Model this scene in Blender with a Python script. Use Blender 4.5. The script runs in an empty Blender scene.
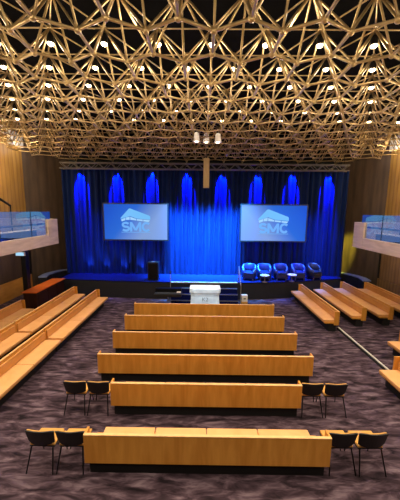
import bpy, bmesh, math, random
from mathutils import Vector, Matrix
random.seed(7)
S = bpy.context.scene
COL = S.collection
PI = math.pi

# ------------------------------------------------------------------ materials
def lin(c):
    return tuple(((v/255)/12.92 if v/255 <= .04045 else (((v/255)+.055)/1.055)**2.4) for v in c) + (1.0,)

def base_mat(name):
    m = bpy.data.materials.new(name); m.use_nodes = True
    nt = m.node_tree
    return m, nt, nt.nodes['Principled BSDF']

def plain(name, rgb, rough=.5, metal=0.0, noise=.06, nscale=6.0, spec=.5):
    m, nt, b = base_mat(name)
    b.inputs['Roughness'].default_value = rough
    b.inputs['Metallic'].default_value = metal
    b.inputs['Specular IOR Level'].default_value = spec
    tc = nt.nodes.new('ShaderNodeTexCoord')
    n = nt.nodes.new('ShaderNodeTexNoise'); n.inputs['Scale'].default_value = nscale
    nt.links.new(tc.outputs['Object'], n.inputs['Vector'])
    r = nt.nodes.new('ShaderNodeValToRGB')
    c = lin(rgb)
    r.color_ramp.elements[0].position = .3; r.color_ramp.elements[1].position = .7
    r.color_ramp.elements[0].color = tuple(v*(1-noise*2) for v in c[:3]) + (1,)
    r.color_ramp.elements[1].color = tuple(min(1, v*(1+noise*2)) for v in c[:3]) + (1,)
    nt.links.new(n.outputs['Fac'], r.inputs['Fac'])
    nt.links.new(r.outputs['Color'], b.inputs['Base Color'])
    return m

def wood(name, a, c, scale=(6, 6, 1.2), rough=.4, spec=.4):
    m, nt, b = base_mat(name)
    b.inputs['Roughness'].default_value = rough
    b.inputs['Specular IOR Level'].default_value = spec
    tc = nt.nodes.new('ShaderNodeTexCoord')
    mp = nt.nodes.new('ShaderNodeMapping'); mp.inputs['Scale'].default_value = scale
    n = nt.nodes.new('ShaderNodeTexNoise'); n.inputs['Scale'].default_value = 1.5
    n.inputs['Detail'].default_value = 6; n.inputs['Distortion'].default_value = .6
    r = nt.nodes.new('ShaderNodeValToRGB')
    r.color_ramp.elements[0].position = .3; r.color_ramp.elements[1].position = .72
    r.color_ramp.elements[0].color = lin(a); r.color_ramp.elements[1].color = lin(c)
    nt.links.new(tc.outputs['Object'], mp.inputs['Vector'])
    nt.links.new(mp.outputs['Vector'], n.inputs['Vector'])
    nt.links.new(n.outputs['Fac'], r.inputs['Fac'])
    nt.links.new(r.outputs['Color'], b.inputs['Base Color'])
    return m

def slat_wall(name, a, c, axis, period=.22, rough=.55):
    """vertical boarded timber: grooves every `period` metres along `axis`"""
    m, nt, b = base_mat(name)
    b.inputs['Roughness'].default_value = rough
    tc = nt.nodes.new('ShaderNodeTexCoord')
    w = nt.nodes.new('ShaderNodeTexWave'); w.wave_type = 'BANDS'; w.bands_direction = axis
    w.inputs['Scale'].default_value = 2*PI/(20*period); w.inputs['Distortion'].default_value = .3
    w.inputs['Detail'].default_value = 1
    mp = nt.nodes.new('ShaderNodeMapping'); mp.inputs['Scale'].default_value = (3, 3, .5)
    n = nt.nodes.new('ShaderNodeTexNoise'); n.inputs['Scale'].default_value = 1.6; n.inputs['Detail'].default_value = 5
    r = nt.nodes.new('ShaderNodeValToRGB')
    r.color_ramp.elements[0].position = .3; r.color_ramp.elements[1].position = .7
    r.color_ramp.elements[0].color = lin(a); r.color_ramp.elements[1].color = lin(c)
    r2 = nt.nodes.new('ShaderNodeValToRGB')
    r2.color_ramp.elements[0].position = .05; r2.color_ramp.elements[1].position = .35
    r2.color_ramp.elements[0].color = (.45, .42, .4, 1); r2.color_ramp.elements[1].color = (1, 1, 1, 1)
    mx = nt.nodes.new('ShaderNodeMixRGB'); mx.blend_type = 'MULTIPLY'; mx.inputs['Fac'].default_value = .45
    L = nt.links.new
    L(tc.outputs['Object'], w.inputs['Vector']); L(tc.outputs['Object'], mp.inputs['Vector'])
    L(mp.outputs['Vector'], n.inputs['Vector']); L(n.outputs['Fac'], r.inputs['Fac'])
    L(w.outputs['Fac'], r2.inputs['Fac']); L(r.outputs['Color'], mx.inputs['Color1'])
    L(r2.outputs['Color'], mx.inputs['Color2']); L(mx.outputs['Color'], b.inputs['Base Color'])
    return m

def emit(name, rgb, strength):
    m, nt, b = base_mat(name)
    b.inputs['Base Color'].default_value = (.01, .01, .012, 1)
    b.inputs['Emission Color'].default_value = lin(rgb)
    b.inputs['Emission Strength'].default_value = strength
    return m

def carpet_mat():
    m, nt, b = base_mat('patterned carpet')
    b.inputs['Roughness'].default_value = .95
    b.inputs['Specular IOR Level'].default_value = .08
    L = nt.links.new
    tc = nt.nodes.new('ShaderNodeTexCoord')
    mp = nt.nodes.new('ShaderNodeMapping'); mp.inputs['Scale'].default_value = (1.5, 5.2, 1)
    n = nt.nodes.new('ShaderNodeTexNoise'); n.inputs['Scale'].default_value = 1.35
    n.inputs['Detail'].default_value = 3.5; n.inputs['Distortion'].default_value = .55; n.inputs['Roughness'].default_value = .6
    r = nt.nodes.new('ShaderNodeValToRGB')
    e = r.color_ramp.elements
    e[0].position = .33; e[0].color = lin((32, 25, 28))
    e[1].position = .70; e[1].color = lin((122, 103, 108))
    x = e.new(.47); x.color = lin((64, 49, 55))
    y = e.new(.57); y.color = lin((90, 72, 79))
    L(tc.outputs['Object'], mp.inputs['Vector']); L(mp.outputs['Vector'], n.inputs['Vector'])
    L(n.outputs['Fac'], r.inputs['Fac']); L(r.outputs['Color'], b.inputs['Base Color'])
    return m

def curtain_mat():
    m, nt, b = base_mat('blue velvet drape')
    b.inputs['Roughness'].default_value = .8
    b.inputs['Specular IOR Level'].default_value = .15
    L = nt.links.new
    tc = nt.nodes.new('ShaderNodeTexCoord')
    mp = nt.nodes.new('ShaderNodeMapping'); mp.inputs['Scale'].default_value = (6, 1, .15)
    n = nt.nodes.new('ShaderNodeTexNoise'); n.inputs['Scale'].default_value = 1.5; n.inputs['Detail'].default_value = 3
    r = nt.nodes.new('ShaderNodeValToRGB')
    r.color_ramp.elements[0].position = .3; r.color_ramp.elements[1].position = .7
    r.color_ramp.elements[0].color = (.0012, .005, .035, 1); r.color_ramp.elements[1].color = (.003, .015, .085, 1)
    L(tc.outputs['Object'], mp.inputs['Vector']); L(mp.outputs['Vector'], n.inputs['Vector'])
    L(n.outputs['Fac'], r.inputs['Fac']); L(r.outputs['Color'], b.inputs['Base Color'])
    return m

def screen_mat(name, flip):
    m, nt, b = base_mat(name)
    L = nt.links.new
    tc = nt.nodes.new('ShaderNodeTexCoord')
    sp = nt.nodes.new('ShaderNodeSeparateXYZ')
    L(tc.outputs['Generated'], sp.inputs['Vector'])
    ma = nt.nodes.new('ShaderNodeMath'); ma.operation = 'MULTIPLY_ADD'
    L(sp.outputs['X'], ma.inputs[0])
    ma.inputs[1].default_value = -1 if flip else 1; ma.inputs[2].default_value = 1 if flip else 0
    iz = nt.nodes.new('ShaderNodeMath'); iz.operation = 'MULTIPLY_ADD'
    L(sp.outputs['Z'], iz.inputs[0]); iz.inputs[1].default_value = -.45; iz.inputs[2].default_value = .45
    ad = nt.nodes.new('ShaderNodeMath'); ad.operation = 'ADD'
    L(ma.outputs[0], ad.inputs[0]); L(iz.outputs[0], ad.inputs[1])
    r = nt.nodes.new('ShaderNodeValToRGB')
    e = r.color_ramp.elements
    e[0].position = .1; e[0].color = lin((12, 80, 196))
    e[1].position = 1.0; e[1].color = lin((128, 160, 214))
    x = e.new(.55); x.color = lin((34, 102, 204))
    L(ad.outputs[0], r.inputs['Fac'])
    b.inputs['Base Color'].default_value = (.01, .01, .02, 1)
    b.inputs['Roughness'].default_value = .6
    b.inputs['Specular IOR Level'].default_value = .1
    L(r.outputs['Color'], b.inputs['Emission Color']); b.inputs['Emission Strength'].default_value = 1.0
    return m

def glass_mat():
    m, nt, b = base_mat('balustrade glass')
    L = nt.links.new
    nt.nodes.remove(b)
    out = [n for n in nt.nodes if n.type == 'OUTPUT_MATERIAL'][0]
    t = nt.nodes.new('ShaderNodeBsdfTransparent'); t.inputs['Color'].default_value = (.66, .7, .78, 1)
    g = nt.nodes.new('ShaderNodeBsdfGlossy'); g.inputs['Roughness'].default_value = .02
    g.inputs['Color'].default_value = (.9, .95, 1, 1)
    lw = nt.nodes.new('ShaderNodeLayerWeight'); lw.inputs['Blend'].default_value = .5
    pw = nt.nodes.new('ShaderNodeMath'); pw.operation = 'POWER'; pw.inputs[1].default_value = 1.6
    f = nt.nodes.new('ShaderNodeMath'); f.operation = 'MULTIPLY_ADD'; f.inputs[1].default_value = .85; f.inputs[2].default_value = .03
    L(lw.outputs['Facing'], pw.inputs[0]); L(pw.outputs[0], f.inputs[0])
    mx = nt.nodes.new('ShaderNodeMixShader')
    n = nt.nodes.new('ShaderNodeTexNoise'); n.inputs['Scale'].default_value = .7
    bp = nt.nodes.new('ShaderNodeBump'); bp.inputs['Strength'].default_value = .01
    L(n.outputs['Fac'], bp.inputs['Height']); L(bp.outputs['Normal'], g.inputs['Normal'])
    L(f.outputs[0], mx.inputs[0]); L(t.outputs[0], mx.inputs[1]); L(g.outputs[0], mx.inputs[2])
    L(mx.outputs[0], out.inputs['Surface'])
    return m

M = {
 'carpet': carpet_mat(),
 'pew': wood('golden oak veneer', (196, 128, 44), (222, 156, 66), (5, 5, .7), .38),
 'pew_back': wood('honey back pad', (196, 132, 62), (212, 150, 78), (1.5, 1.5, 1.5), .5),
 'pew_top': plain('pale oak edging', (232, 178, 112), .4),
 'pew_seat': wood('pale honey seat vinyl', (218, 156, 92), (230, 172, 108), (1.5, 1.5, 1.5), .45),
 'shade_plinth': plain('black plinth', (16, 12, 12), .8),
 'black': plain('black shell', (18, 15, 15), .5),
 'blackmetal': plain('black metal', (22, 20, 22), .4, .6),
 'tan': plain('mustard upholstery', (206, 150, 72), .8),
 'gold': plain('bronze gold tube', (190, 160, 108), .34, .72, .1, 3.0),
 'gold_shaded': plain('bronze gold tube with shade painted in', (170, 142, 98), .38, .72, .1, 3.0),  # darker copy of gold, the unlit far bays put into its colour
 'ceiling': plain('dark ceiling', (12, 10, 9), .95, spec=.05),
 'golden_wall': slat_wall('golden timber wall', (156, 114, 52), (184, 140, 74), 'Y', .30),
 'dark_wall': slat_wall('dark brown panelled wall', (62, 46, 34), (82, 62, 46), 'X', .32),
 'dado': wood('warm timber dado', (190, 124, 48), (214, 150, 66), (1, 1, 4), .5),
 'walnut': wood('dark walnut', (44, 22, 14), (62, 32, 20), (3, 3, 1), .35),
 'sheen': wood('polished cherry top', (206, 92, 28), (226, 116, 44), (1, 5, 1), .3),  # orange reflection on the desk top put into its colour
 'fascia': wood('pale timber fascia', (198, 172, 152), (222, 198, 178), (1, 1, 5), .5),
 'cream': plain('cream laminate', (232, 210, 176), .5),
 'white': plain('white paint', (236, 228, 222), .6),
 'cloth': plain('white table cloth', (205, 226, 252), .85, nscale=3),
 'silver': plain('brushed aluminium', (176, 172, 168), .35, .8),
 'trussmetal': plain('dull truss metal', (92, 84, 80), .6, .3),
 'ledge': plain('ledge top with blue light painted in', (120, 128, 160), .6),
 'bay': slat_wall('warm brown slatted panel', (128, 94, 60), (152, 116, 76), 'Y', .24),
 'stagetop': plain('dark blue stage carpet', (10, 18, 70), .9, spec=.1),
 'stagefront': plain('black stage front', (22, 20, 26), .7),
 'curtain': curtain_mat(),
 'back': plain('black back wall', (10, 10, 14), .9),
 'leather': plain('dark leather with blue light painted in', (24, 34, 84), .38, 0, .1, 5, .6),  # blue stage light put into the colour of dark leather
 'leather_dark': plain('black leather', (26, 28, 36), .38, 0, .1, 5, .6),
 'strip': plain('off white nosing', (216, 206, 192), .5),
 'glass': glass_mat(),
 'bulb': emit('warm lamp face', (255, 226, 176), 14),
 'blueled': emit('blue lamp face', (40, 90, 255), 12),
 'signlit': emit('lit pale blue sign', (150, 205, 235), 1.1),
 'logo_roof': emit('pale cyan emblem', (110, 192, 250), .95),
 'logo_glow': emit('very pale emblem front', (160, 212, 252), .95),
 'logo_text': emit('mid blue lettering', (104, 172, 240), 1.0),
 'ink': plain('grey blue ink', (120, 140, 165), .8),
 'inkdark': plain('dark ink', (40, 44, 50), .8),
 'beige': wood('beige speaker grille', (168, 138, 96), (186, 156, 112), (8, 8, 2), .6),
}

# ------------------------------------------------------------------ mesh helpers
class MB:
    def __init__(s): s.bm = bmesh.new()
    def box(s, x0, x1, y0, y1, z0, z1, bev=0.0, mat=None):
        b2 = bmesh.new()
        bmesh.ops.create_cube(b2, size=1)
        for v in b2.verts:
            v.co = Vector(((x0+x1)/2 + v.co.x*(x1-x0), (y0+y1)/2 + v.co.y*(y1-y0), (z0+z1)/2 + v.co.z*(z1-z0)))
        if bev: bmesh.ops.bevel(b2, geom=b2.edges[:], offset=bev, segments=2, affect='EDGES', profile=.6)
        if mat: bmesh.ops.transform(b2, matrix=mat, verts=b2.verts[:])
        s._join(b2); return s
    def _join(s, b2):
        me = bpy.data.meshes.new('tmp'); b2.to_mesh(me); b2.free()
        s.bm.from_mesh(me); bpy.data.meshes.remove(me)
    def tube(s, a, b, r, r2=None, seg=8, caps=True):
        a, b = Vector(a), Vector(b); d = b-a
        b2 = bmesh.new()
        bmesh.ops.create_cone(b2, cap_ends=caps, segments=seg, radius1=r, radius2=r if r2 is None else r2, depth=d.length)
        q = d.to_track_quat('Z', 'Y').to_matrix().to_4x4()
        bmesh.ops.transform(b2, matrix=Matrix.Translation((a+b)/2) @ q, verts=b2.verts[:])
        s._join(b2); return s
    def path(s, pts, r, seg=8):
        for a, b in zip(pts, pts[1:]): s.tube(a, b, r, seg=seg)
        for p in pts[1:-1]: s.ball(p, r, 8, 6)
        return s
    def ball(s, c, r, u=12, v=8, sc=(1, 1, 1)):
        b2 = bmesh.new()
        bmesh.ops.create_uvsphere(b2, u_segments=u, v_segments=v, radius=r)
        for w in b2.verts: w.co = Vector((c[0]+w.co.x*sc[0], c[1]+w.co.y*sc[1], c[2]+w.co.z*sc[2]))
        s._join(b2); return s
    def prism(s, poly, z0, z1):
        """poly: xy outline counter-clockwise"""
        lo = [s.bm.verts.new((x, y, z0)) for x, y in poly]; hi = [s.bm.verts.new((x, y, z1)) for x, y in poly]
        s.bm.faces.new(lo[::-1]); s.bm.faces.new(hi)
        n = len(poly)
        for i in range(n): s.bm.faces.new((lo[i], lo[(i+1) % n], hi[(i+1) % n], hi[i]))
        return s
    def lathe(s, prof, seg=24, c=(0, 0, 0), cap=True):
        rings = []
        for r, z in prof:
            rings.append([s.bm.verts.new((c[0]+r*math.cos(2*PI*k/seg), c[1]+r*math.sin(2*PI*k/seg), c[2]+z)) for k in range(seg)])
        for a, b in zip(rings, rings[1:]):
            for k in range(seg): s.bm.faces.new((a[k], a[(k+1) % seg], b[(k+1) % seg], b[k]))
        if cap:
            s.bm.faces.new(rings[0][::-1]); s.bm.faces.new(rings[-1])
        return s
    def quad(s, *p):
        s.bm.faces.new([s.bm.verts.new(v) for v in p]); return s
    def build(s, name, mat, parent=None, smooth=False):
        bmesh.ops.recalc_face_normals(s.bm, faces=s.bm.faces[:])
        me = bpy.data.meshes.new(name); s.bm.to_mesh(me); s.bm.free()
        me.materials.append(M[mat] if isinstance(mat, str) else mat)
        if smooth:
            for p in me.polygons: p.use_smooth = True
        o = bpy.data.objects.new(name, me); COL.objects.link(o)
        if parent: o.parent = parent
        return o

def tag(o, label=None, cat=None, group=None, kind=None):
    if label: o['label'] = label
    if cat: o['category'] = cat
    if group: o['group'] = group
    if kind: o['kind'] = kind
    return o
def thing(name, label, cat, loc=(0, 0, 0), rz=0.0, group=None):
    o = bpy.data.objects.new(name, None); COL.objects.link(o)
    o.empty_display_size = .2
    o.location = loc; o.rotation_euler = (0, 0, rz)
    return tag(o, label, cat, group)
def dup(root, loc, rz=0.0, label=None, group=None):
    r = root.copy(); COL.objects.link(r); r.location = loc; r.rotation_euler = (0, 0, rz)
    if label: r['label'] = label
    if group: r['group'] = group
    for ch in list(root.children):
        c = ch.copy(); COL.objects.link(c); c.parent = r
        for g in list(ch.children):
            d = g.copy(); COL.objects.link(d); d.parent = c
    return r
def struct(name, mb, mat):
    o = mb.build(name, mat); o['kind'] = 'structure'; return o
def text(body, size, mat, parent, name, loc, rot):
    cu = bpy.data.curves.new(name, 'FONT'); cu.body = body; cu.size = size
    cu.align_x = 'CENTER'; cu.align_y = 'CENTER'; cu.extrude = .002
    tmp = bpy.data.objects.new(name + '_outline', cu)
    me = bpy.data.meshes.new_from_object(tmp); bpy.data.objects.remove(tmp); bpy.data.curves.remove(cu)
    me.materials.clear(); me.materials.append(M[mat])
    o = bpy.data.objects.new(name, me); COL.objects.link(o)
    o.location = loc; o.rotation_euler = rot; o.parent = parent
    return o
def stroke(m, pts, w, y):
    """flat ribbon of width w along pts (x, z) at depth y, facing -y"""
    n = len(pts); L = []
    for i, (x, z) in enumerate(pts):
        ax, az = pts[max(0, i-1)]; bx_, bz = pts[min(n-1, i+1)]
        dx, dz = bx_-ax, bz-az; l = math.hypot(dx, dz) or 1
        nx, nz = -dz/l*w/2, dx/l*w/2
        L.append((m.bm.verts.new((x+nx, y, z+nz)), m.bm.verts.new((x-nx, y, z-nz))))
    for A, B in zip(L, L[1:]): m.bm.faces.new((A[0], A[1], B[1], B[0]))

# ------------------------------------------------------------------ camera
F, HOR, VX, CX, EYE = 270.0, 211.0, 201.5, -.17, 4.8
pit = math.atan((250-HOR)/F); yaw = math.atan((VX-200)/F*math.cos(pit)); roll = math.radians(.6)
r0 = Vector((math.cos(yaw), math.sin(yaw), 0)); f0 = Vector((-math.sin(yaw), math.cos(yaw), 0)); up = Vector((0, 0, 1))
fw = f0*math.cos(pit) - up*math.sin(pit); u0 = f0*math.sin(pit) + up*math.cos(pit)
R1 = r0*math.cos(roll) + u0*math.sin(roll); U1 = -r0*math.sin(roll) + u0*math.cos(roll)
cd = bpy.data.cameras.new('camera'); cam = bpy.data.objects.new('camera', cd); COL.objects.link(cam)
cd.sensor_fit = 'HORIZONTAL'; cd.sensor_width = 36; cd.lens = 36*F/400; cd.clip_start = .05; cd.clip_end = 100
mw = Matrix((( R1.x, U1.x, -fw.x, CX), (R1.y, U1.y, -fw.y, 0), (R1.z, U1.z, -fw.z, EYE), (0, 0, 0, 1)))
cam.matrix_world = mw
S.camera = cam
def px(p):
    v = mw.inverted() @ Vector(p)
    if v.z > -.1: return None
    return 200 + F*v.x/-v.z, 250 - F*v.y/-v.z

# ------------------------------------------------------------------ room shell
SIDE, CORNER, WIDE = 10.4, 15.8, 8.75
TOP = 9.5
struct('floor', MB().box(-11, 11, -4, 18, -.1, 0), 'carpet')
struct('ceiling', MB().box(-11, 11, -4, 18, TOP, TOP+.1), 'ceiling')
struct('wall_left', MB().box(-SIDE-.2, -SIDE, -4, CORNER, 0, TOP), 'golden_wall')
struct('wall_right', MB().box(SIDE, SIDE+.2, -4, CORNER, 0, TOP), 'golden_wall')
for s, nm in ((-1, 'wall_stage_left'), (1, 'wall_stage_right')):
    a, b = (s*SIDE, CORNER), (s*WIDE, 17.9)
    poly = [a, b, (s*(WIDE+.3), 18.1), (s*(SIDE+.2), CORNER)]
    if s < 0: poly = poly[::-1]
    struct(nm, MB().prism(poly, 0, TOP), 'dark_wall')
struct('wall_back', MB().box(-9.2, 9.2, 17.9, 18.1, 0, TOP), 'back')
struct('wall_rear', MB().box(-11, 11, -4.2, -4, 0, TOP), 'dark_wall')
struct('lit_patch_1', MB().box(-SIDE, -SIDE+.16, 14.7, CORNER-.02, 8.2, 8.9, .02), 'white')  # white blocks stand in for the lit patch on each wall top
struct('lit_patch_2', MB().box(SIDE-.16, SIDE, 14.7, CORNER-.02, 8.2, 8.9, .02), 'white')
# timber dado boards on the side walls below the balconies
struct('baseboard_left', MB().box(-SIDE, -SIDE+.08, 2, CORNER-.05, 0, .96), 'dado')
struct('baseboard_right', MB().box(SIDE-.08, SIDE, 2, CORNER-.05, 0, .96), 'bay')

# ------------------------------------------------------------------ stage
def front(x): return 14.25 + (.5 if x < 0 else 1.3)*(x/8.0)**2
xs = [-8.1 + 16.2*i/40 for i in range(41)]
outline = [(x, front(x)) for x in xs] + [(8.1, 17.6), (-8.1, 17.6)]
stage = thing('stage', 'low blue-topped stage with black front below the curtain', 'stage')
MB().prism(outline, 0, .93).build('stage_front', 'stagefront', stage)
MB().prism([(x, y-.02) for x, y in outline[:41]] + outline[41:], .93, .96).build('stage_floor', 'stagetop', stage)

st = thing('stage_steps', 'flight of dark steps with silver nosings behind the white draped table', 'steps')
for k, (z, y) in enumerate(((.70, 13.95), (.46, 13.65), (.22, 13.35))):
    t = MB().box(-1.75, 1.75, y-.02, y+.28, 0 if k == 2 else z-.24, z).build('tread', 'stagetop', st)
    MB().box(-1.75, 1.75, y-.02, y+.04, z-.01, z+.03).build('nosing', 'silver', t)
MB().box(-1.8, 1.8, 14.16, 14.26, .955, 1.0).build('top_nosing', 'strip', st)

hr = thing('handrail', 'thin silver handrail at the right end of the stage steps', 'handrail', (1.86, 0, 0))
MB().path([(0, 13.35, 0), (0, 13.35, 1.05), (0, 14.28, 1.85), (0, 14.28, 1.0)], .022).build('rail_tube', 'silver', hr)

sb = thing('sign_box', 'small white box with a dark mark at the foot of the handrail', 'box', (2.12, 13.75, 0))
MB().box(-.15, .15, -.12, .12, .12, .46, .01).build('box_body', 'white', sb)
MB().box(-.16, .16, -.13, .13, 0, .12, .01).build('base', 'tan', sb)
MB().box(-.06, .06, -.125, -.12, .25, .31).build('mark', 'inkdark', sb)

# ------------------------------------------------------------------ curtain
def curtain():
    m = MB(); bm = m.bm
    n, rows = 760, 14
    ph = [random.uniform(-.6, .6) for _ in range(200)]
    ring = []
    for j in range(rows+1):
        z = .97 + (7.22-.97)*j/rows
        row = []
        for i in range(n+1):
            x = -8.35 + 16.7*i/n
            k = x/.33
            w = ph[int(k+60) % 200]*(1-(k-math.floor(k))) + ph[int(k+61) % 200]*(k-math.floor(k))
            y = 16.1 + .085*math.sin(2*PI*k + w*3) + .03*math.sin(2*PI*k*.37+1) - .03*(1-j/rows)*math.sin(2*PI*k + w*3)
            row.append(bm.verts.new((x, y, z)))
        ring.append(row)
    for a, b in zip(ring, ring[1:]):
        for i in range(n): bm.faces.new((a[i], a[i+1], b[i+1], b[i]))
    return m.build('stage_curtain', 'curtain', smooth=True)
tag(curtain(), 'wide pleated blue velvet curtain behind the stage', 'curtain')

# ------------------------------------------------------------------ screens
def screen(x0, x1, z0, z1, flip, label):
    cx, cz, w, h = (x0+x1)/2, (z0+z1)/2, x1-x0, z1-z0
    t = thing('projection_screen', label, 'screen', (cx, 15.72, cz), group='projection screens')
    MB().box(-w/2, w/2, 0, .03, -h/2, h/2).build('picture_panel', screen_mat('screen picture', flip), t)
    fr = MB()
    for a in ((-w/2-.07, w/2+.07, h/2, h/2+.07), (-w/2-.07, w/2+.07, -h/2-.07, -h/2), (-w/2-.07, -w/2, -h/2, h/2), (w/2, w/2+.07, -h/2, h/2)):
        fr.box(a[0], a[1], -.02, .06, a[2], a[3])
    fr.build('frame', 'black', t)
    for sx in (-1, 1): MB().tube((sx*w*.35, .03, h/2+.07), (sx*w*.35, .03, 7.0-cz), .012).build('cable', 'blackmetal', t)
    k = w/65.0                                   # metres for one unit of the emblem grid
    def P(u, v): return (u*k, -.012, v*k)
    m = MB()
    m.bm.faces.new([m.bm.verts.new(P(u, v)) for u, v in ((-15.5, 3.0), (-15.5, 4.2), (-7, 13.4), (-5.6, 13.8), (14, 6.6), (15, 5.6), (15, 2.4), (1, 3.6), (-5.8, 6.0))])
    m.build('emblem_roof', 'logo_roof', t)
    m = MB()
    for quad in (((-15.2, 2.4), (-10.5, 4.3), (-10.5, 1.8), (-14.4, .4)), ((-10, 4.5), (-6.2, 5.4), (-6.2, 2.2), (-10, 1.9)), ((-5.6, 5.3), (.4, 3.2), (.4, 1.6), (-5.6, 2.2)),
                 ((1, 3.1), (7.2, 2.6), (7.2, .9), (1, 1.5)), ((7.8, 2.5), (14.6, 1.9), (13.4, .2), (7.8, .8))):
        m.bm.faces.new([m.bm.verts.new(P(u, v)) for u, v in quad])
    m.build('emblem_front', 'logo_glow', t)
    m = MB(); W = 2.3*k
    def arc(cx_, cz_, rx, rz, a0, a1, n=14):
        return [((cx_+rx*math.cos(math.radians(a0+(a1-a0)*i/n)))*k, (cz_+rz*math.sin(math.radians(a0+(a1-a0)*i/n)))*k) for i in range(n+1)]
    stroke(m, arc(-10.4, -2.9, 3.1, 2.0, 25, 270) + arc(-10.4, -6.9, 3.3, 2.0, 90, -155), W, -.012)
    stroke(m, [(-4.9*k, -9.9*k), (-4.9*k, -.1*k)], W, -.012); stroke(m, [(4.5*k, -9.9*k), (4.5*k, -.1*k)], W, -.012)
    stroke(m, [(-4.6*k, -1.0*k), (-.2*k, -8.4*k)], W, -.0125); stroke(m, [(4.2*k, -1.0*k), (-.2*k, -8.4*k)], W, -.013)
    stroke(m, arc(10.9, -4.9, 3.7, 4.0, 42, 318, 22), W, -.012)
    m.build('emblem_lettering', 'logo_text', t)
    MB().box(-15*k, 15*k, -.014, -.010, -10.9*k, -10.4*k).build('emblem_underline', 'logo_text', t)
    return t
screen(-5.83, -2.17, 3.11, 5.15, False, 'projection screen on the left side of the curtain showing SMC emblem')
screen(2.11, 5.86, 3.12, 5.16, True, 'projection screen on the right side of the curtain showing SMC emblem')

# ------------------------------------------------------------------ lighting truss, stage lights
TY, TZ0, TZ1 = 15.2, 7.03, 7.33
tr = thing('lighting_truss', 'long silver lattice truss above the stage curtain', 'truss')
for y in (TY-.15, TY+.15):
    for z in (TZ0, TZ1): MB().tube((-7.9, y, z), (7.75, y, z), .03).build('chord', 'trussmetal', tr)
web = MB(); nb = 46
for i in range(nb):
    a = -7.9 + 15.65*i/nb; b = -7.9 + 15.65*(i+1)/nb
    for y in (TY-.15, TY+.15):
        web.tube((a, y, TZ0 if i % 2 else TZ1), (b, y, TZ1 if i % 2 else TZ0), .016, seg=6)
    if i % 4 == 0:
        for z in (TZ0, TZ1): web.tube((a, TY-.15, z), (a, TY+.15, z), .014, seg=6)
web.build('lattice', 'trussmetal', tr)
for x in (-7.7, -4, 0, 4, 7.5): MB().tube((x, TY, TZ1), (x, TY, 8.6), .012).build('hanging_cable', 'blackmetal', tr)
BX = [-7.22, -5.12, -3.08, -1.05, .98, 3.01, 5.03, 7.11]
ORD = ['first', 'second', 'third', 'fourth', 'fifth', 'sixth', 'seventh', 'eighth', 'ninth', 'tenth', 'eleventh', 'twelfth', 'thirteenth', 'fourteenth', 'fifteenth', 'sixteenth', 'seventeenth']
par = thing('stage_light', 'x', 'stage light', (BX[0], 15.80, 7.16), group='blue stage lights on the truss')
MB().lathe([(.055, .24), (.085, .2), (.085, .03), (.10, 0)], 16).build('can', 'blackmetal', par)
MB().lathe([(.075, .004), (.075, .012)], 16).build('lens', 'blueled', par)
MB().tube((0, -.45, .1), (0, -.08, .12), .02).build('clamp', 'blackmetal', par)
for i, x in enumerate(BX):
    lab = 'blue stage light, %s from the left along the truss, above its beam' % ORD[i]
    if i == 0: par['label'] = lab
    else: dup(par, (x, 15.80, 7.16), 0, lab)

col = thing('column_speaker', 'tall narrow beige column hanging in front of the truss at the centre', 'speaker', (.04, 14.5, 6.0))
MB().box(-.15, .15, -.1, .1, 0, 1.5, .015).build('cabinet', 'beige', col)
MB().tube((0, 0, 1.5), (0, 0, 2.6), .012).build('cable', 'blackmetal', col)

# ------------------------------------------------------------------ space frame
ZL, ZU, PX, PYR, AMP, Y0 = 7.8, 8.62, 1.15, .975, .30, 4.72
def inside(x, y):
    lim = SIDE-.25 if y < 15.5 else SIDE-.25-(y-15.5)*.8
    return abs(x) < lim and y < 17.5
frame = thing('space_frame', 'bronze gold tubular space frame covering the whole ceiling', 'ceiling frame')
rk = lambda v: tuple(round(c, 3) for c in v)
low, upn, lowbars, diags, upbars = set(), set(), set(), set(), set()
def add(store, a, b):
    a, b = rk(a), rk(b)
    if inside(a[0], a[1]) and inside(b[0], b[1]):
        store.add((a, b) if a < b else (b, a))
for k in range(-3, 14):
    ph = 0.0 if k % 2 else PX/2
    yk = Y0 + PYR*k
    for i in range(-10, 11):
        x = ph + PX*i
        near, fl, frr = (x, yk, ZL), (x-PX/2, yk+AMP, ZL), (x+PX/2, yk+AMP, ZL)
        add(lowbars, near, fl); add(lowbars, near, frr)
        add(lowbars, frr, (x+PX/2, yk+PYR, ZL))
        c = (x, yk+(PYR+AMP)/2, ZU)
        for v in (near, fl, frr, (x-PX/2, yk+PYR, ZL), (x+PX/2, yk+PYR, ZL), (x, yk+PYR+AMP, ZL)): add(diags, c, v)
        add(upbars, c, (x+PX, c[1], ZU)); add(upbars, c, (x+PX/2, c[1]+PYR, ZU)); add(upbars, c, (x-PX/2, c[1]+PYR, ZU))
for s_ in (lowbars,):
    for a, b in s_: low.add(a); low.add(b)
for a, b in diags:
    upn.add(a if a[2] > 8.2 else b)
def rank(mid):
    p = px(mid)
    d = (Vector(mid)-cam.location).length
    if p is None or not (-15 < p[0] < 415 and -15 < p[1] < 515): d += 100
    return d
unit = MB().tube((0, 0, 0), (0, 0, 1), 1, seg=8, caps=False)
um = bpy.data.meshes.new('tube'); unit.bm.to_mesh(um); unit.bm.free(); um.materials.append(M['gold'])
for p in um.polygons: p.use_smooth = True
ub = bpy.data.meshes.new('joint'); t_ = MB().ball((0, 0, 0), 1, 12, 8); t_.bm.to_mesh(ub); t_.bm.free(); ub.materials.append(M['gold'])
for p in ub.polygons: p.use_smooth = True
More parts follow.
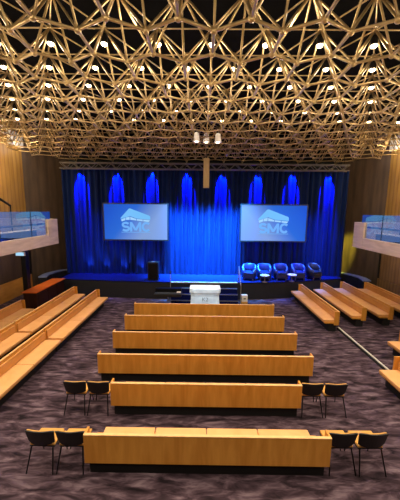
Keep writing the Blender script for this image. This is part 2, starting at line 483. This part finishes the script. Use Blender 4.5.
def bars(store, name, r):
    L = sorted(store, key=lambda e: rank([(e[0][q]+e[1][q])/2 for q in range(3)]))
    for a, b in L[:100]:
        o = bpy.data.objects.new(name, um); COL.objects.link(o); o.parent = frame
        d = Vector(b)-Vector(a)
        o.location = a; o.rotation_mode = 'QUATERNION'; o.rotation_quaternion = d.to_track_quat('Z', 'Y'); o.scale = (r, r, d.length)
    if len(L) > 100:
        m = MB()
        for a, b in L[100:]:
            a_, b_ = Vector(a), Vector(b); d = b_-a_
            q = d.to_track_quat('Z', 'Y').to_matrix()
            ra = [m.bm.verts.new(a_ + q @ Vector((r*math.cos(PI*i/3), r*math.sin(PI*i/3), 0))) for i in range(6)]
            rb = [m.bm.verts.new(b_ + q @ Vector((r*math.cos(PI*i/3), r*math.sin(PI*i/3), 0))) for i in range(6)]
            for i in range(6): m.bm.faces.new((ra[i], ra[(i+1) % 6], rb[(i+1) % 6], rb[i]))
        o = m.build(name, 'gold_shaded', frame, smooth=True); o['kind'] = 'stuff'
bars(lowbars, 'lower_bar', .028)
bars(diags, 'diagonal_bar', .0215)
bars(upbars, 'upper_bar', .016)
J = sorted(list(low)+list(upn), key=rank)
for c in J[:100]:
    o = bpy.data.objects.new('joint', ub); COL.objects.link(o); o.parent = frame; o.location = c; o.scale = (.062, .062, .062)
m = MB()
for c in J[100:]:
    vs = [m.bm.verts.new(Vector(c)+Vector(d)*.055) for d in ((1, 0, 0), (0, 1, 0), (-1, 0, 0), (0, -1, 0), (0, 0, 1), (0, 0, -1))]
    for i in range(4):
        m.bm.faces.new((vs[i], vs[(i+1) % 4], vs[4])); m.bm.faces.new((vs[(i+1) % 4], vs[i], vs[5]))
o = m.build('joint', 'gold_shaded', frame); o['kind'] = 'stuff'

# lamps hung at the upper joints
lamp = thing('ceiling_lamp', 'x', 'ceiling lamp', (0, 0, -50), group='lit lamps in the space frame')
MB().lathe([(.03, .16), (.07, .12), (.078, -.06), (.07, -.06)], 16).build('housing', 'blackmetal', lamp)
MB().ball((0, 0, -.06), .068, 16, 10, (1, 1, .75)).build('bulb', 'bulb', lamp, smooth=True)
MB().tube((0, 0, .16), (0, 0, .22), .02).build('stem', 'blackmetal', lamp)
ROWW = ['nearest', 'second', 'third', 'fourth', 'fifth', 'sixth']
lamps_pos = []
first = True
for k in range(1, 7):
    ph = 0.0 if k % 2 else PX/2
    y = Y0 + PYR*k + (PYR+AMP)/2
    row = []
    for i in range(-8, 9):
        x = ph + PX*i; z = ZU-.24
        p = px((x, y, z))
        if p and -4 < p[0] < 404 and p[1] > -6 and abs(x) < 8.6: row.append((x, y, z))
    for q, pos in enumerate(row):
        lab = 'lit lamp, %s from the left, %s row of ceiling lamps from the camera' % (ORD[q], ROWW[k-1])
        lamps_pos.append(pos)
        if first: lamp.location = pos; lamp['label'] = lab; first = False
        else: dup(lamp, pos, 0, lab)

pen = thing('pendant_lamp', 'x', 'pendant lamp', (-.42, 11.6, 7.62), group='white pendants below the frame')
MB().lathe([(.05, .36), (.10, .32), (.12, .1), (.15, 0), (.13, 0)], 16).build('shade', 'white', pen, smooth=False)
MB().ball((0, 0, .0), .07, 12, 8, (1, 1, .4)).build('bulb', 'bulb', pen)
MB().tube((0, 0, .36), (0, 0, .9), .012).build('cord', 'blackmetal', pen)
pen['label'] = 'left of the three white pendant lamps hanging over the centre aisle'
dup(pen, (-.02, 11.7, 7.62), 0, 'middle of the three white pendant lamps, above the beige column')
dup(pen, (.46, 11.7, 7.62), 0, 'right of the three white pendant lamps hanging over the centre aisle')

# ------------------------------------------------------------------ pews
PEWM = {}
def make_pew(L, ncush, label, group, loc, rz, ends=(1, 1), inset=.05):
    """local: length along x, people face +y, origin on the floor below the back"""
    t = thing('pew', label, 'pew', loc, rz, group)
    key = (round(L, 2), ncush, ends)
    if key in PEWM:
        for nm, me in PEWM[key]:
            o = bpy.data.objects.new(nm, me); COL.objects.link(o); o.parent = t
        return t
    parts = []
    h = L/2
    parts.append(MB().box(-h, h, -.045, .0, .285, .838, .006).build('backrest', 'pew', t))
    parts.append(MB().box(-h, h, -.05, .006, .838, .86, .006).build('top_rail', 'pew_top', t))
    parts.append(MB().box(-h+inset, h-inset, .002, .055, .49, .76, .025).build('back_cushion', 'pew_back', t))
    for s in [q for q, e in zip((-1, 1), ends) if e]:
        x0, x1 = (-h, -h+.04) if s < 0 else (h-.04, h)
        m = MB()
        m.box(x0, x1, 0, .15, .285, .86, .006)
        parts.append(m.build('end_panel', 'pew', t))
    parts.append(MB().box(-h+.02, h-.02, 0, .52, .34, .40, .008).build('seat', 'pew', t))
    w = (L-2*inset)/ncush
    for i in range(ncush):
        a = -h+inset+w*i
        parts.append(MB().box(a+.006, a+w-.006, .02, .57, .40, .49, .025).build('seat_cushion', 'pew_seat', t))
    parts.append(MB().box(-h+.05, h-.05, .05, .34, 0, .34).build('shade_plinth', 'shade_plinth', t))  # support made black and full length to stand for the shadow below
    PEWM[key] = [(p.name.split('.')[0], p.data) for p in parts]
    return t
G1 = 'pews in the central block'
W6 = ['front', 'second', 'third', 'fourth', 'fifth']
rowsC = [(4.29, 4.40, 4), (5.74, 4.42, 4), (7.0, 5.98, 5), (8.39, 6.05, 5), (9.80, 6.07, 5), (11.14, 6.0, 5)]
labs = ['golden oak pew nearest the camera with cream cushions, between two pairs of black chairs',
        'golden oak pew in the second row from the camera, between two pairs of black chairs',
        'long golden oak pew directly behind the second row, no chairs beside it',
        'long golden oak pew in the middle block, fourth row from the camera',
        'long golden oak pew in the middle block, fifth row from the camera',
        'long golden oak pew farthest from the camera, just before the white draped table']
for (y, L, n), lb in zip(rowsC, labs): make_pew(L, n, lb, G1, (-.03, y, 0), 0, (1, 1), .17)

# side pews: left block faces +x, right block faces -x
def left_pew(X, ya, yb, lab, ends=(1, 1)): make_pew(yb-ya, 3, lab, 'pews in the left block', (X, (ya+yb)/2, 0), -PI/2, ends)
def right_pew(X, ya, yb, lab): make_pew(yb-ya, 3, lab, 'pews in the right block', (X, (ya+yb)/2, 0), PI/2)
left_pew(-5.40, 8.55, 13.08, 'left-hand oak pew beside the centre carpet, the length reaching toward the stage', (1, 0))
left_pew(-5.40, 4.0, 8.53, 'left-hand oak pew beside the centre carpet, the length nearest the camera', (0, 1))
left_pew(-6.74, 9.05, 13.55, 'second left-hand oak pew from the centre carpet, far length beside the walnut desk', (1, 0))
left_pew(-6.74, 4.5, 9.03, 'second left-hand oak pew from the centre carpet, near length cut by the frame', (0, 1))
left_pew(-8.05, 6.9, 11.38, 'left-hand oak pew closest to the wall, ending before the walnut desk')
right_pew(5.37, 10.4, 14.55, 'right-hand oak pew beside the centre carpet, beyond the white floor strip')
right_pew(5.37, 2.9, 7.05, 'oak pew at the right edge, on the near side of the white floor strip')
right_pew(6.76, 10.9, 14.95, 'second right-hand oak pew from the centre carpet, beyond the white floor strip')
right_pew(8.0, 11.05, 15.2, 'third right-hand oak pew from the centre carpet, toward the wall')
right_pew(9.35, 11.0, 15.15, 'shaded oak pew against the right side wall')
right_pew(6.76, 4.4, 8.75, 'oak pew end just showing at the right edge, level with the white floor strip')

fs = thing('floor_strip', 'narrow off-white strip on the carpet between the right-hand pews', 'floor strip')
MB().box(5.535, 5.585, 7.1, 10.7, .06, .09, .006).build('nosing', 'strip', fs)
MB().box(5.49, 5.58, 7.1, 10.7, 0, .06).build('base', 'shade_plinth', fs)  # black side widened to stand for the shadow beside the strip

# ------------------------------------------------------------------ loose chairs
def make_chair():
    t = thing('stacking_chair', 'x', 'chair', group='black chairs beside the pews')
    # back shell: curved sheet, concave to +y
    def shell(z0, z1, w, yo, th, curve, lean):
        m = MB(); bm = m.bm; n, r = 10, 6
        fr, bk = [], []
        for j in range(r+1):
            v = j/r; z = z0+(z1-z0)*v
            ww = w*(1-.13*(1-v))
            f_, b_ = [], []
            for i in range(n+1):
                u = -1+2*i/n
                x = u*ww/2
                zz = z - (.02*abs(u)**6 if j == r else 0) + (.03*abs(u)**4 if j == 0 else 0)
                y = yo - lean*v + curve*u*u
                f_.append(bm.verts.new((x, y, zz))); b_.append(bm.verts.new((x, y-th, zz)))
            fr.append(f_); bk.append(b_)
        for j in range(r):
            for i in range(n):
                bm.faces.new((fr[j][i], fr[j][i+1], fr[j+1][i+1], fr[j+1][i]))
                bm.faces.new((bk[j][i+1], bk[j][i], bk[j+1][i], bk[j+1][i+1]))
        for i in range(n):
            bm.faces.new((fr[0][i+1], fr[0][i], bk[0][i], bk[0][i+1])); bm.faces.new((fr[r][i], fr[r][i+1], bk[r][i+1], bk[r][i]))
        for j in range(r):
            bm.faces.new((fr[j][0], fr[j+1][0], bk[j+1][0], bk[j][0])); bm.faces.new((fr[j+1][n], fr[j][n], bk[j][n], bk[j+1][n]))
        return m
    shell(.50, .82, .54, -.03, .02, .05, .06).build('backrest', 'black', t, smooth=False)
    shell(.53, .818, .50, .00, .022, .05, .06).build('back_pad', 'tan', t, smooth=False)
    MB().box(-.24, .24, .0, .36, .43, .455, .01).build('seat_shell', 'black', t)
    MB().box(-.235, .235, .0, .365, .455, .50, .02).build('seat_pad', 'tan', t)
    for sx in (-1, 1):
        MB().tube((sx*.20, .0, .44), (sx*.245, -.14, 0), .014, .011).build('leg', 'blackmetal', t)
        MB().tube((sx*.20, .35, .44), (sx*.24, .40, 0), .014, .011).build('leg', 'blackmetal', t)
    return t
CH = [(-3.09, 4.33, 'black chair with mustard pad, outer one left of the nearest pew'),
      (-2.535, 4.33, 'black chair with mustard pad, touching the left end of the nearest pew'),
      (2.47, 4.38, 'black chair with mustard pad, touching the right end of the nearest pew'),
      (3.025, 4.38, 'black chair with mustard pad, outer one right of the nearest pew'),
      (-3.12, 5.76, 'black chair, outer one left of the second-row pew'),
      (-2.57, 5.76, 'black chair touching the left end of the second-row pew'),
      (2.49, 5.80, 'black chair touching the right end of the second-row pew'),
      (3.045, 5.80, 'black chair, outer one right of the second-row pew')]
ch0 = make_chair()
for i, (x, y, lb) in enumerate(CH):
    rz = random.uniform(-.015, .015)
    if i == 0: ch0.location = (x, y+.1, 0); ch0.rotation_euler = (0, 0, rz); ch0['label'] = lb
    else: dup(ch0, (x, y+.1, 0), rz, lb)

# ------------------------------------------------------------------ tub armchairs on the stage (face -y)
def make_tub(mat):
    t = thing('tub_armchair', 'x', 'armchair', group='tub armchairs on the stage')
    def wrap(r0, r1, z0, ztop, a0, a1, n=28):
        m = MB(); bm = m.bm; L = []
        for i in range(n+1):
            u = i/n; a = a0+(a1-a0)*u
            s = 1-abs(2*u-1)                      # 0 at arm fronts, 1 at mid back
            zt = ztop[0] + (ztop[1]-ztop[0])*min(1, s*1.8)**1.3
            c, d = math.cos(a), math.sin(a)
            L.append([bm.verts.new((r*c, r*d*.92, z)) for r, z in ((r0, z0), (r1, z0), (r1*1.03, zt-.05), ((r0+r1)/2, zt), (r0, zt-.05))])
        for A, B in zip(L, L[1:]):
            for k in range(5): bm.faces.new((A[k], A[(k+1) % 5], B[(k+1) % 5], B[k]))
        bm.faces.new(L[0]); bm.faces.new(L[-1][::-1])
        return m
    wrap(.29, .41, .12, (.58, .88), math.radians(-52), math.radians(232)).build('backrest', mat, t, smooth=True)
    MB().box(-.29, .29, -.36, .26, .12, .34, .03).build('base', mat, t)
    MB().box(-.28, .28, -.38, .26, .345, .47, .05).build('seat_cushion', mat, t)
    for sx in (-1, 1):
        for y in (-.28, .22): MB().tube((sx*.24, y, .13), (sx*.26, y, 0), .025, .018).build('leg', 'silver', t)
    return t
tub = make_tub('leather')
T5 = [(2.55, 15.05, -.25, 'blue-lit tub armchair beside the handrail, first of the five on the stage'),
      (3.42, 15.1, -.05, 'blue-lit tub armchair, second of five, behind the left round table'),
      (4.36, 15.15, -.0, 'blue-lit tub armchair in the middle of the row of five'),
      (5.40, 15.25, .1, 'blue-lit tub armchair, fourth of five, beside the right round table')]
for i, (x, y, a, lb) in enumerate(T5):
    if i == 0: tub.location = (x, y, .966); tub.rotation_euler = (0, 0, a); tub['label'] = lb
    else: dup(tub, (x, y, .966), a, lb)
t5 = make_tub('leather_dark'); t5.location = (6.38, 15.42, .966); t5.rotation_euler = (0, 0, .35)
t5['label'] = 'dark tub armchair at the end of the row behind the right-hand pews'
tb = thing('side_table', 'small round white-topped table left of the middle armchair', 'side table', (3.33, 14.50, .96), group='round tables on the stage')
MB().lathe([(.24, .36), (.25, .375), (.25, .39), (.24, .40)], 24).build('table_top', 'white', tb)
MB().tube((0, 0, .02), (0, 0, .37), .02).build('pole', 'silver', tb)
MB().lathe([(.15, 0), (.15, .015), (.03, .03)], 20).build('base', 'silver', tb)
dup(tb, (4.88, 14.72, .96), 0, 'small round white-topped table before the fourth armchair')

# ------------------------------------------------------------------ draped table
tab = thing('draped_table', 'white draped table with small logo before the stage steps', 'table', (.03, 12.85, 0))
m = MB(); bm = m.bm
prof = [(1.10, .73, .36), (1.085, .745, .38), (.93, .745, .375), (.84, .70, .35), (.72, .675, .335), (.45, .69, .34), (.2, .72, .36), (.0, .75, .38)]
rings = []
for z, a, b in prof:
    ring = []
    for i in range(64):
        th = 2*PI*i/64; c, s_ = math.cos(th), math.sin(th)
        q = max(abs(c), abs(s_))
        f_ = 1 + (.012*math.sin(th*14) if z < .95 else 0)
        ring.append(bm.verts.new((a*max(-1, min(1, c*1.25))*f_, b*max(-1, min(1, s_*1.25))*f_, z)))
    rings.append(ring)
bm.faces.new(rings[0])
for A, B in zip(rings, rings[1:]):
    for i in range(64): bm.faces.new((A[i], A[(i+1) % 64], B[(i+1) % 64], B[i]))
m.build('table_cover', 'cloth', tab)
MB().box(-.74, .74, -.34, .34, 1.095, 1.12, .008).build('table_top', 'white', tab)
text('K2', .27, 'ink', tab, 'cover_lettering', (0, -.40, .60), (PI/2, 0, 0))

# ------------------------------------------------------------------ loudspeaker, keyboard, microphone stand
sp = thing('loudspeaker', 'black upright loudspeaker standing on the stage left of the steps', 'loudspeaker', (-2.83, 14.75, .96))
MB().box(-.29, .29, -.22, .22, .0, 1.02, .02).build('cabinet', 'black', sp)
MB().box(-.26, .26, -.235, -.22, .06, .96, .005).build('grille', 'blackmetal', sp)
MB().box(-.1, .1, -.05, .05, 1.02, 1.05, .008).build('handle', 'silver', sp)

kb = thing('keyboard', 'black electronic keyboard on a pedestal stand in front of the stage', 'keyboard', (-1.78, 12.85, 0))
MB().box(-.68, .66, -.28, .30, .66, .80, .03).build('case', 'black', kb)
MB().box(-.60, .60, -.26, .02, .80, .825, .004).build('keys', 'inkdark', kb)
MB().box(-.66, .64, .05, .29, .80, 1.0, .02).build('control_panel', 'blackmetal', kb)
MB().box(.42, .62, -.1, .06, .825, .86, .005).build('highlight_patch', 'white', kb)  # white patch painting the highlight on the case
MB().tube((0, 0, .05), (0, 0, .66), .05).build('pedestal', 'silver', kb)
for a in range(4):
    d = a*PI/2+PI/4
    MB().tube((0, 0, .08), (.38*math.cos(d), .38*math.sin(d), .025), .025, .02).build('foot', 'silver', kb)
ms = thing('microphone_stand', 'slim silver microphone stand behind the black keyboard', 'microphone stand', (-1.70, 13.10, 0))
MB().tube((0, 0, .02), (0, 0, 1.72), .022, .016).build('pole', 'silver', ms)
MB().lathe([(.16, 0), (.16, .02), (.03, .035)], 20).build('base', 'blackmetal', ms)
MB().tube((0, 0, 1.70), (.0, -.06, 1.84), .03, .035).build('microphone', 'inkdark', ms)

# ------------------------------------------------------------------ walnut desk (left)
dk = thing('desk', 'dark walnut desk with glowing cherry top by the left wall', 'desk')
MB().box(-8.32, -7.72, 11.9, 14.4, 0, 1.0, .01).build('cabinet', 'walnut', dk)
MB().box(-8.38, -7.66, 11.84, 14.46, 1.0, 1.05, .012).build('top', 'sheen', dk)
for k in range(3): MB().box(-7.72, -7.705, 12.05+.8*k, 12.75+.8*k, .12, .9, .004).build('front_panel', 'walnut', dk)

# ------------------------------------------------------------------ curved ledges at the foot of the angled walls
for s in (-1, 1):
    t = thing('curved_ledge', 'curved low ledge lit blue on top, beside the stage at the %s wall' % ('left' if s < 0 else 'right'), 'ledge', group='curved ledges')
    inner, outer = [], []
    ip = [(8.72, 17.5), (9.05, 17.1), (9.27, 16.6), (9.36, 16.0), (9.2, 15.3)]
    op = [(8.98, 17.52), (9.4, 17.05), (9.68, 16.6), (9.8, 16.0), (9.66, 15.25)]
    inner = [(s*x, y) for x, y in ip]; outer = [(s*x, y) for x, y in op]
    poly = inner + outer[::-1]
    if s > 0: poly = poly[::-1]
    MB().prism(poly, 0, .86).build('body', 'stagefront', t)
    MB().prism(poly, .86, .92).build('top', 'ledge', t)  # paler than the body, the blue light on top put into colour

# ------------------------------------------------------------------ balconies
for s, side in ((-1, 'left'), (1, 'right')):
    X = 7.0; Ye = 12.75; Yn = 2.0
    def bx(mb, x0, x1, y0, y1, z0, z1, bev=0):
        a, b = sorted((s*x0, s*x1)); return mb.box(a, b, y0, y1, z0, z1, bev)
    t = thing('balcony', 'timber-fronted balcony with glass balustrade along the %s wall' % side, 'balcony', group='side balconies')
    bx(MB(), X, X+.14, Yn, Ye, 3.2, 3.68, .012).build('fascia', 'fascia', t)
    bx(MB(), X-.01, X+.15, 12.0, Ye+.02, 3.2, 4.36, .012).build('end_upstand', 'fascia', t)
    bx(MB(), X+.15, SIDE-.09, Ye-.12, Ye+.02, 3.2, 4.36, .012).build('end_wall', 'fascia', t)
    bx(MB(), X+.14, SIDE-.02, Yn, Ye-.12, 3.2, 3.34).build('deck', 'shade_plinth', t)
    edges = [Yn, 4.9, 7.9, 10.9, 12.3]
    for a, b in zip(edges, edges[1:]):
        bx(MB(), X+.06, X+.075, a+.01, b-.01, 3.68, 4.70).build('glass_panel', 'glass', t)
    for yy in edges[1:-1]:
        bx(MB(), X+.055, X+.085, yy-.012, yy+.012, 3.68, 4.70).build('glazing_post', 'blackmetal', t)
    m = MB(); m.tube((s*(X+.16), Yn, 4.16), (s*(X+.16), 12.0, 4.16), .045); m.build('handrail', 'walnut', t)
    b = thing('balcony_bench', 'cream-backed bench inside the %s balcony behind the glass' % side, 'bench', (0, 0, 3.34), group='balcony benches')
    bx(MB(), X+.42, X+.48, 3, 11.8, .3, .56, .01).build('backrest', 'black', b)
    bx(MB(), X+.30, X+.62, 3, 11.8, .56, .60, .01).build('top_ledge', 'cream', b)
    bx(MB(), X+.48, X+.92, 3, 11.8, .3, .36, .01).build('seat', 'walnut', b)
    for yy in (3.2, 6, 8.8, 11.4): bx(MB(), X+.46, X+.88, yy-.04, yy+.04, 0, .3).build('leg', 'blackmetal', b)
    sr = thing('stair_rail', 'dark sloping stair rail against the timber wall above the %s balcony' % side, 'handrail', group='balcony stair rails')
    m = MB(); m.path([(s*8.9, 10.0, 5.75), (s*8.9, 11.2, 5.5), (s*8.9, 12.4, 4.95)], .05); m.build('rail_tube', 'blackmetal', sr)
    for yy, zz in ((10.0, 5.75), (11.2, 5.5), (12.4, 4.95)): MB().tube((s*8.9, yy, 3.34), (s*8.9, yy, zz), .03).build('post', 'blackmetal', sr)
    # dark glazed bays below the balcony
    for q, (a, b_) in enumerate(((5.6, 8.9), (9.02, 12.3), (12.42, 15.7))):
        w = thing('dark_bay', 'black framed dark bay under the %s balcony, %s' % (side, ('nearest the camera', 'middle bay', 'next to the stage')[q]), 'panel', group='dark bays under the balconies')
        bx(MB(), SIDE-.05, SIDE-.01, a, b_, .98, 3.05).build('panel', 'dark_wall' if s < 0 else 'bay', w)
        for yy in (a, b_): bx(MB(), SIDE-.10, SIDE-.01, yy-.05, yy+.05, .98, 3.12).build('post', 'black', w)
for yy, lb in ((12.9, 'black square post under the end of the left balcony'),):
    p = thing('post', lb, 'post'); MB().box(-8.66, -8.44, 12.45, 12.7, 0, 3.2).build('shaft', 'black', p); MB().box(-8.7, -8.4, 12.41, 12.74, 0, .1).build('foot', 'blackmetal', p)
sg = thing('exit_sign', 'small lit pale blue sign hanging under the left balcony', 'sign', (-7.6, 10.9, 2.98))
MB().box(-.18, .18, -.04, .04, -.08, .08, .01).build('case', 'white', sg)
MB().box(-.165, .165, -.045, -.04, -.065, .065).build('lit_face', 'signlit', sg)
MB().tube((0, 0, .08), (0, 0, .22), .015).build('stem', 'blackmetal', sg)

# ------------------------------------------------------------------ lights
def light(kind, name, loc, energy, rgb, aim=None, **kw):
    d = bpy.data.lights.new(name, kind); d.energy = energy; d.color = rgb
    for k, v in kw.items(): setattr(d, k, v)
    o = bpy.data.objects.new(name, d); COL.objects.link(o); o.location = loc
    if aim: o.rotation_euler = (Vector(aim)-Vector(loc)).to_track_quat('-Z', 'Y').to_euler()
    return o
WARM = (1.0, .87, .69)
for x, y, z in lamps_pos:                       # one light just under every lamp that shows
    light('POINT', 'lamp light', (x, y, z-.17), (11, 11, 11, 9, 5, 2)[min(5, max(0, round((y-6.33)/PYR)))], WARM, shadow_soft_size=.07)
for y in (-.9, 1.2, 3.2, 5.37):                  # the rows over the camera, out of view
    for i in range(6):
        light('POINT', 'lamp light', ((i-2.5)*2.9, y, 8.2), 16, WARM, shadow_soft_size=.1)
for y in (-.5, 1.8, 4.1, 6.4, 8.7, 11.0):        # their downward beams, from just under the frame
    for i in range(6):
        x = (i-2.5)*2.8
        light('SPOT', 'downlight', (x, y, 7.7), 250, WARM, (x, y, 0), spot_size=math.radians(118), spot_blend=.9, shadow_soft_size=.12)
# unseen fill added behind the camera to brighten the frame from below
for x in (-6, -2, 2, 6):
    light('SPOT', 'frame fill', (x, -1.5, 5.2), 420, WARM, (x*.8, 4.5, 8.2), spot_size=math.radians(100), spot_blend=1, shadow_soft_size=.3)
for s in (-1, 1):
    for yy in (4.5, 8.5): light('SPOT', 'side frame fill', (s*7.9, yy, 4.9), 420, WARM, (s*1.5, yy+.6, 7.9), spot_size=math.radians(95), spot_blend=1, shadow_soft_size=.15)  # added fill from the balcony sides to brighten the frame tubes
    light('POINT', 'balcony light', (s*9.0, 12.8, 7.0), 230, (1, .80, .45), shadow_soft_size=.15)
    light('POINT', 'balcony light', (s*9.0, 8.6, 7.0), 150, (1, .80, .45), shadow_soft_size=.15)
    light('POINT', 'wall top fill', (s*9.7, 15.1, 8.05), 22, (1, .92, .85), shadow_soft_size=.05)  # added fill to brighten the white wall blocks
    light('POINT', 'soffit light', (s*8.6, 12.8, 2.8), 60, WARM, shadow_soft_size=.1)
    light('POINT', 'soffit light', (s*8.6, 9.0, 2.8), 50, WARM, shadow_soft_size=.1)
    for yy in (9.2, 11.2): light('POINT', 'balcony light', (s*7.6, yy, 5.4), 34, (1, .85, .65), shadow_soft_size=.1)  # added fill to brighten the bench ledge behind the glass
BLUE = (.03, .10, 1.0)
for x in BX:
    light('SPOT', 'stage spot', (x, 15.80, 7.14), 10500, (.0, .010, 1.0), (x, 15.80+.42, 6.14), spot_size=math.radians(45), spot_blend=.3, shadow_soft_size=.03)
light('AREA', 'stage wash', (.3, 14.9, 6.85), 3000, (.02, .30, 1.0), (.3, 16.1, .9), shape='RECTANGLE', size=5.0, size_y=.3, spread=math.radians(45))
light('AREA', 'stage wash', (-5.5, 14.8, 6.85), 150, (.02, .10, 1.0), (-5.5, 15.9, .9), shape='RECTANGLE', size=4, size_y=.4, spread=math.radians(45))
light('AREA', 'stage wash', (5.5, 14.8, 6.85), 380, (.02, .12, 1.0), (5.5, 15.9, .9), shape='RECTANGLE', size=4, size_y=.4, spread=math.radians(45))
for x in (-6.9, -5.9, -4.8, -3.8, -2.9):
    light('SPOT', 'foot light', (x, 15.75, 1.0), 300, (.05, .2, 1.0), (x, 16.2, 2.6), spot_size=math.radians(60), spot_blend=1, shadow_soft_size=.05)
light('SPOT', 'wall light', (8.7, 14.6, 6.6), 8500, (.9, .95, .10), (8.98, 17.6, 2.0), spot_size=math.radians(20), spot_blend=.8, shadow_soft_size=.1)
light('SPOT', 'table light', (0, 9.5, 7.4), 1700, (.80, .92, 1), (0, 12.8, .8), spot_size=math.radians(16), spot_blend=.5, shadow_soft_size=.1)

w = bpy.data.worlds.new('world'); S.world = w; w.use_nodes = True
bg = w.node_tree.nodes['Background']; bg.inputs['Color'].default_value = (.9, .75, .6, 1); bg.inputs['Strength'].default_value = .02
S.view_settings.view_transform = 'Standard'
S.view_settings.look = 'None'
S.view_settings.exposure = 0
S.cycles.max_bounces = 5
S.cycles.sample_clamp_indirect = 4
